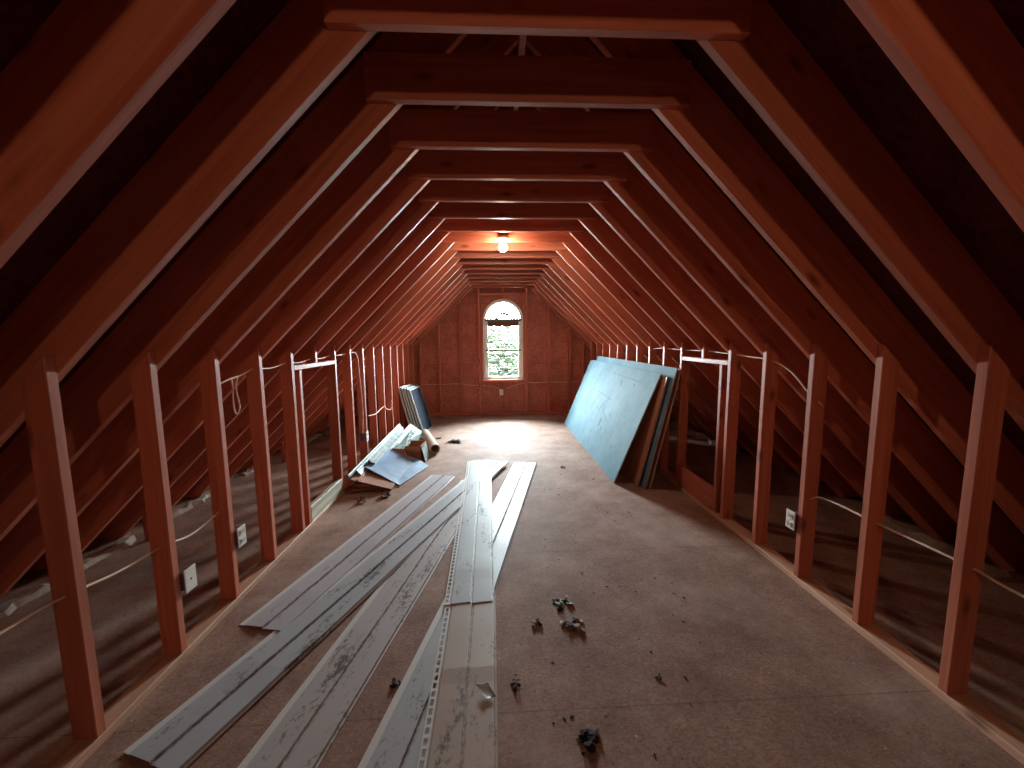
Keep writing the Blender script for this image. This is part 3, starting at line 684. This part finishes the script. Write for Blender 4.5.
clump((.335, 1.335, 0), .042, 14, (M_DEB[0], M_DEB[0]), 'largest black crumpled scrap on the floor, nearest the camera', seed=4)
clump((.375, 2.12, 0), .040, 14, (M_DEB[0], M_DEB[2], M_DEB[1]), 'crumpled green and dark scrap, furthest of the floor scraps', seed=5)
clump((.405, 1.93, 0), .046, 16, (M_DEB[3], M_DEB[1], M_DEB[0]), 'spread-out brown and pale scrap just in front of the green one', seed=8)
clump((.205, 1.95, 0), .032, 12, (M_DEB[0], M_DEB[3], M_DEB[1]), 'small dark red scrap closest to the siding panels', seed=9)
clump((.075, 1.59, 0), .026, 9, (M_DEB[0], M_DEB[3]), 'narrow dark twisted scrap beside the top siding panels', seed=12, long_=1.8)
clump((.73, 1.59, 0), .022, 6, (M_DEB[0], M_DEB[1]), 'tiny pair of dark chips on the right of the scraps', seed=13)
clump((-.455, 1.62, 0), .024, 7, (M_DEB[0],), 'dark chip on the floor between two siding panels', seed=14)
clump((-1.257, 3.66, 0), .05, 12, (M_DEB[3], M_DEB[1]), 'splintered wood scrap in front of the torn cardboard strip', seed=15, flat=.8)
clump((-1.09, 3.77, 0), .055, 14, (M_DEB[3], M_DEB[0]), 'larger splintered scrap between the carton and the siding', seed=16, flat=.8)
clump((-.60, 5.82, 0), .10, 16, (M_DEB[0], M_DEB[0]), 'black plastic scraps beside the cardboard tube', seed=17, flat=.2)
clump((-.87, 6.05, 0), .05, 9, (M_DEB[0], M_DEB[1]), 'small dark scraps behind the cardboard tube', seed=18)
clump((.80, 4.55, 0), .035, 6, (M_DEB[3], M_DEB[0]), 'dark scrap on the floor left of the front drywall sheet', seed=19, flat=.2)
# small wood chips scattered on the floor
chip = None
rr = random.Random(21)
for k in range(70):
    while True:
        x = rr.uniform(-.1, 1.6); y = rr.uniform(1.25, 5.5)
        if x > .12 + .12 * (y - 1.3) + .05 and x < 1.2 : break
    m_ = M_DEB[(0, 3, 1)[k % 3]]
    if chip is None or k < 3:
        bm = nb(); prism(bm, [(-.009, -.003), (.002, -.005), (.010, .001), (.001, .005)], .0005, .004, plane='xy'); base = obj('wood_chip', bm, m_, loc=(x, y, 0))
        chip = chip or {}; chip[k % 3] = base; o = base
    else:
        o = chip[k % 3].copy(); C.objects.link(o); o.location = (x, y, 0)
    o.rotation_euler = (0, 0, rr.uniform(0, 6.3)); s_ = rr.uniform(.4, 1.15); o.scale = (s_, s_, s_)
    tag(o, 'tiny chip scattered on the bare floor', 'wood chip', 'chips scattered on the floor')

# eave scraps: crumpled batts along the foot of the rafters
def eave_strip(x, y0_, y1_, seed, label, wd=.06, hh=.05):
    r = random.Random(seed); bm = nb(); prev = None; n_ = max(4, int((y1_ - y0_) / .07))
    for k in range(n_ + 1):
        y = y0_ + (y1_ - y0_) * k / n_; xo = x + r.uniform(-.03, .03); w_ = wd * r.uniform(.4, 1); h_ = hh * r.uniform(.4, 1)
        ring = [bm.verts.new(p) for p in ((xo - w_, y, .001), (xo + w_, y, .001), (xo + w_ * .6, y, h_), (xo - w_ * .5, y, h_ * 1.1))]
        if prev:
            for i in range(4): bm.faces.new((prev[i], prev[(i + 1) % 4], ring[(i + 1) % 4], ring[i]))
        else: bm.faces.new(ring)
        prev = ring
    bm.faces.new(prev[::-1]); tag(obj('insulation_scrap', bm, M_INSUL), label, 'insulation scrap')
eave_strip(-2.80, 2.05, 3.05, 1, 'long crumpled grey insulation scrap along the left eave, nearest')
eave_strip(-2.84, 3.35, 4.05, 2, 'crumpled grey insulation scrap along the left eave, seen past the third stud')
eave_strip(-2.86, 4.5, 4.9, 3, 'small grey insulation scrap along the left eave, second furthest')
eave_strip(-2.86, 5.6, 6.4, 4, 'grey insulation scrap along the left eave behind the doorway')
eave_strip(3.14, 4.9, 6.3, 5, 'pale crumpled insulation scrap along the right eave behind the doorway', .07, .09)
eave_strip(3.16, 2.2, 3.0, 6, 'pale insulation scrap along the right eave between the near studs', .07, .07)
for y, l_ in ((3.02, 'nearest'), (5.0, 'further')):
    bm = nb(); box(bm, -2.70, -2.665, y, y + .035, 0, .26 if y > 4 else .30, bev=.002); tag(obj('eave_post', bm, W_Z), 'short upright wood block at the left eave, %s one' % l_, 'block')

# ------------------------------------------------------------------ outside
bm = nb(); box(bm, -60, 60, 8.5, 90, -6.2, -6.0); tag(obj('ground', bm, M_GRASS), 'green ground far below the window', 'ground', kind='structure')
def tree(x, y, z, rx, rz, n_, seed, label):
    r = random.Random(seed); o = empty('tree', (x, y, -6)); tag(o, label, 'tree', 'trees outside the window')
    bm = nb(); tube(bm, [(0, 0, 0), (.1, 0, 3), (0, .1, z + 6)], [.2, .15, .07], 8); 
    for k in range(7):
        a = k * .9; tube(bm, [(0, .05, z + 4.5), (rx * .5 * math.cos(a), rx * .5 * math.sin(a), z + 6.2), (rx * .85 * math.cos(a), rx * .85 * math.sin(a), z + 6.6)], [.06, .035, .015], 6)
    obj('trunk', bm, M_BARK, o)
    bm = nb()
    for k in range(n_):
        while True:
            p = Vector((r.uniform(-1, 1), r.uniform(-1, 1), r.uniform(-1, 1)))
            if .25 < p.length < 1: break
        c = Vector((p.x * rx, p.y * rx, p.z * rz + z + 6)); s_ = r.uniform(.07, .13)
        M = Matrix.Translation(c) @ Matrix.Rotation(r.uniform(0, 6.3), 4, 'Z') @ Matrix.Rotation(r.uniform(-1.3, 1.3), 4, 'X')
        vs = [bm.verts.new(M @ Vector(q)) for q in ((-s_, 0, 0), (0, -s_ * .5, .01), (s_, 0, 0), (0, s_ * .5, .01))]; bm.faces.new(vs)
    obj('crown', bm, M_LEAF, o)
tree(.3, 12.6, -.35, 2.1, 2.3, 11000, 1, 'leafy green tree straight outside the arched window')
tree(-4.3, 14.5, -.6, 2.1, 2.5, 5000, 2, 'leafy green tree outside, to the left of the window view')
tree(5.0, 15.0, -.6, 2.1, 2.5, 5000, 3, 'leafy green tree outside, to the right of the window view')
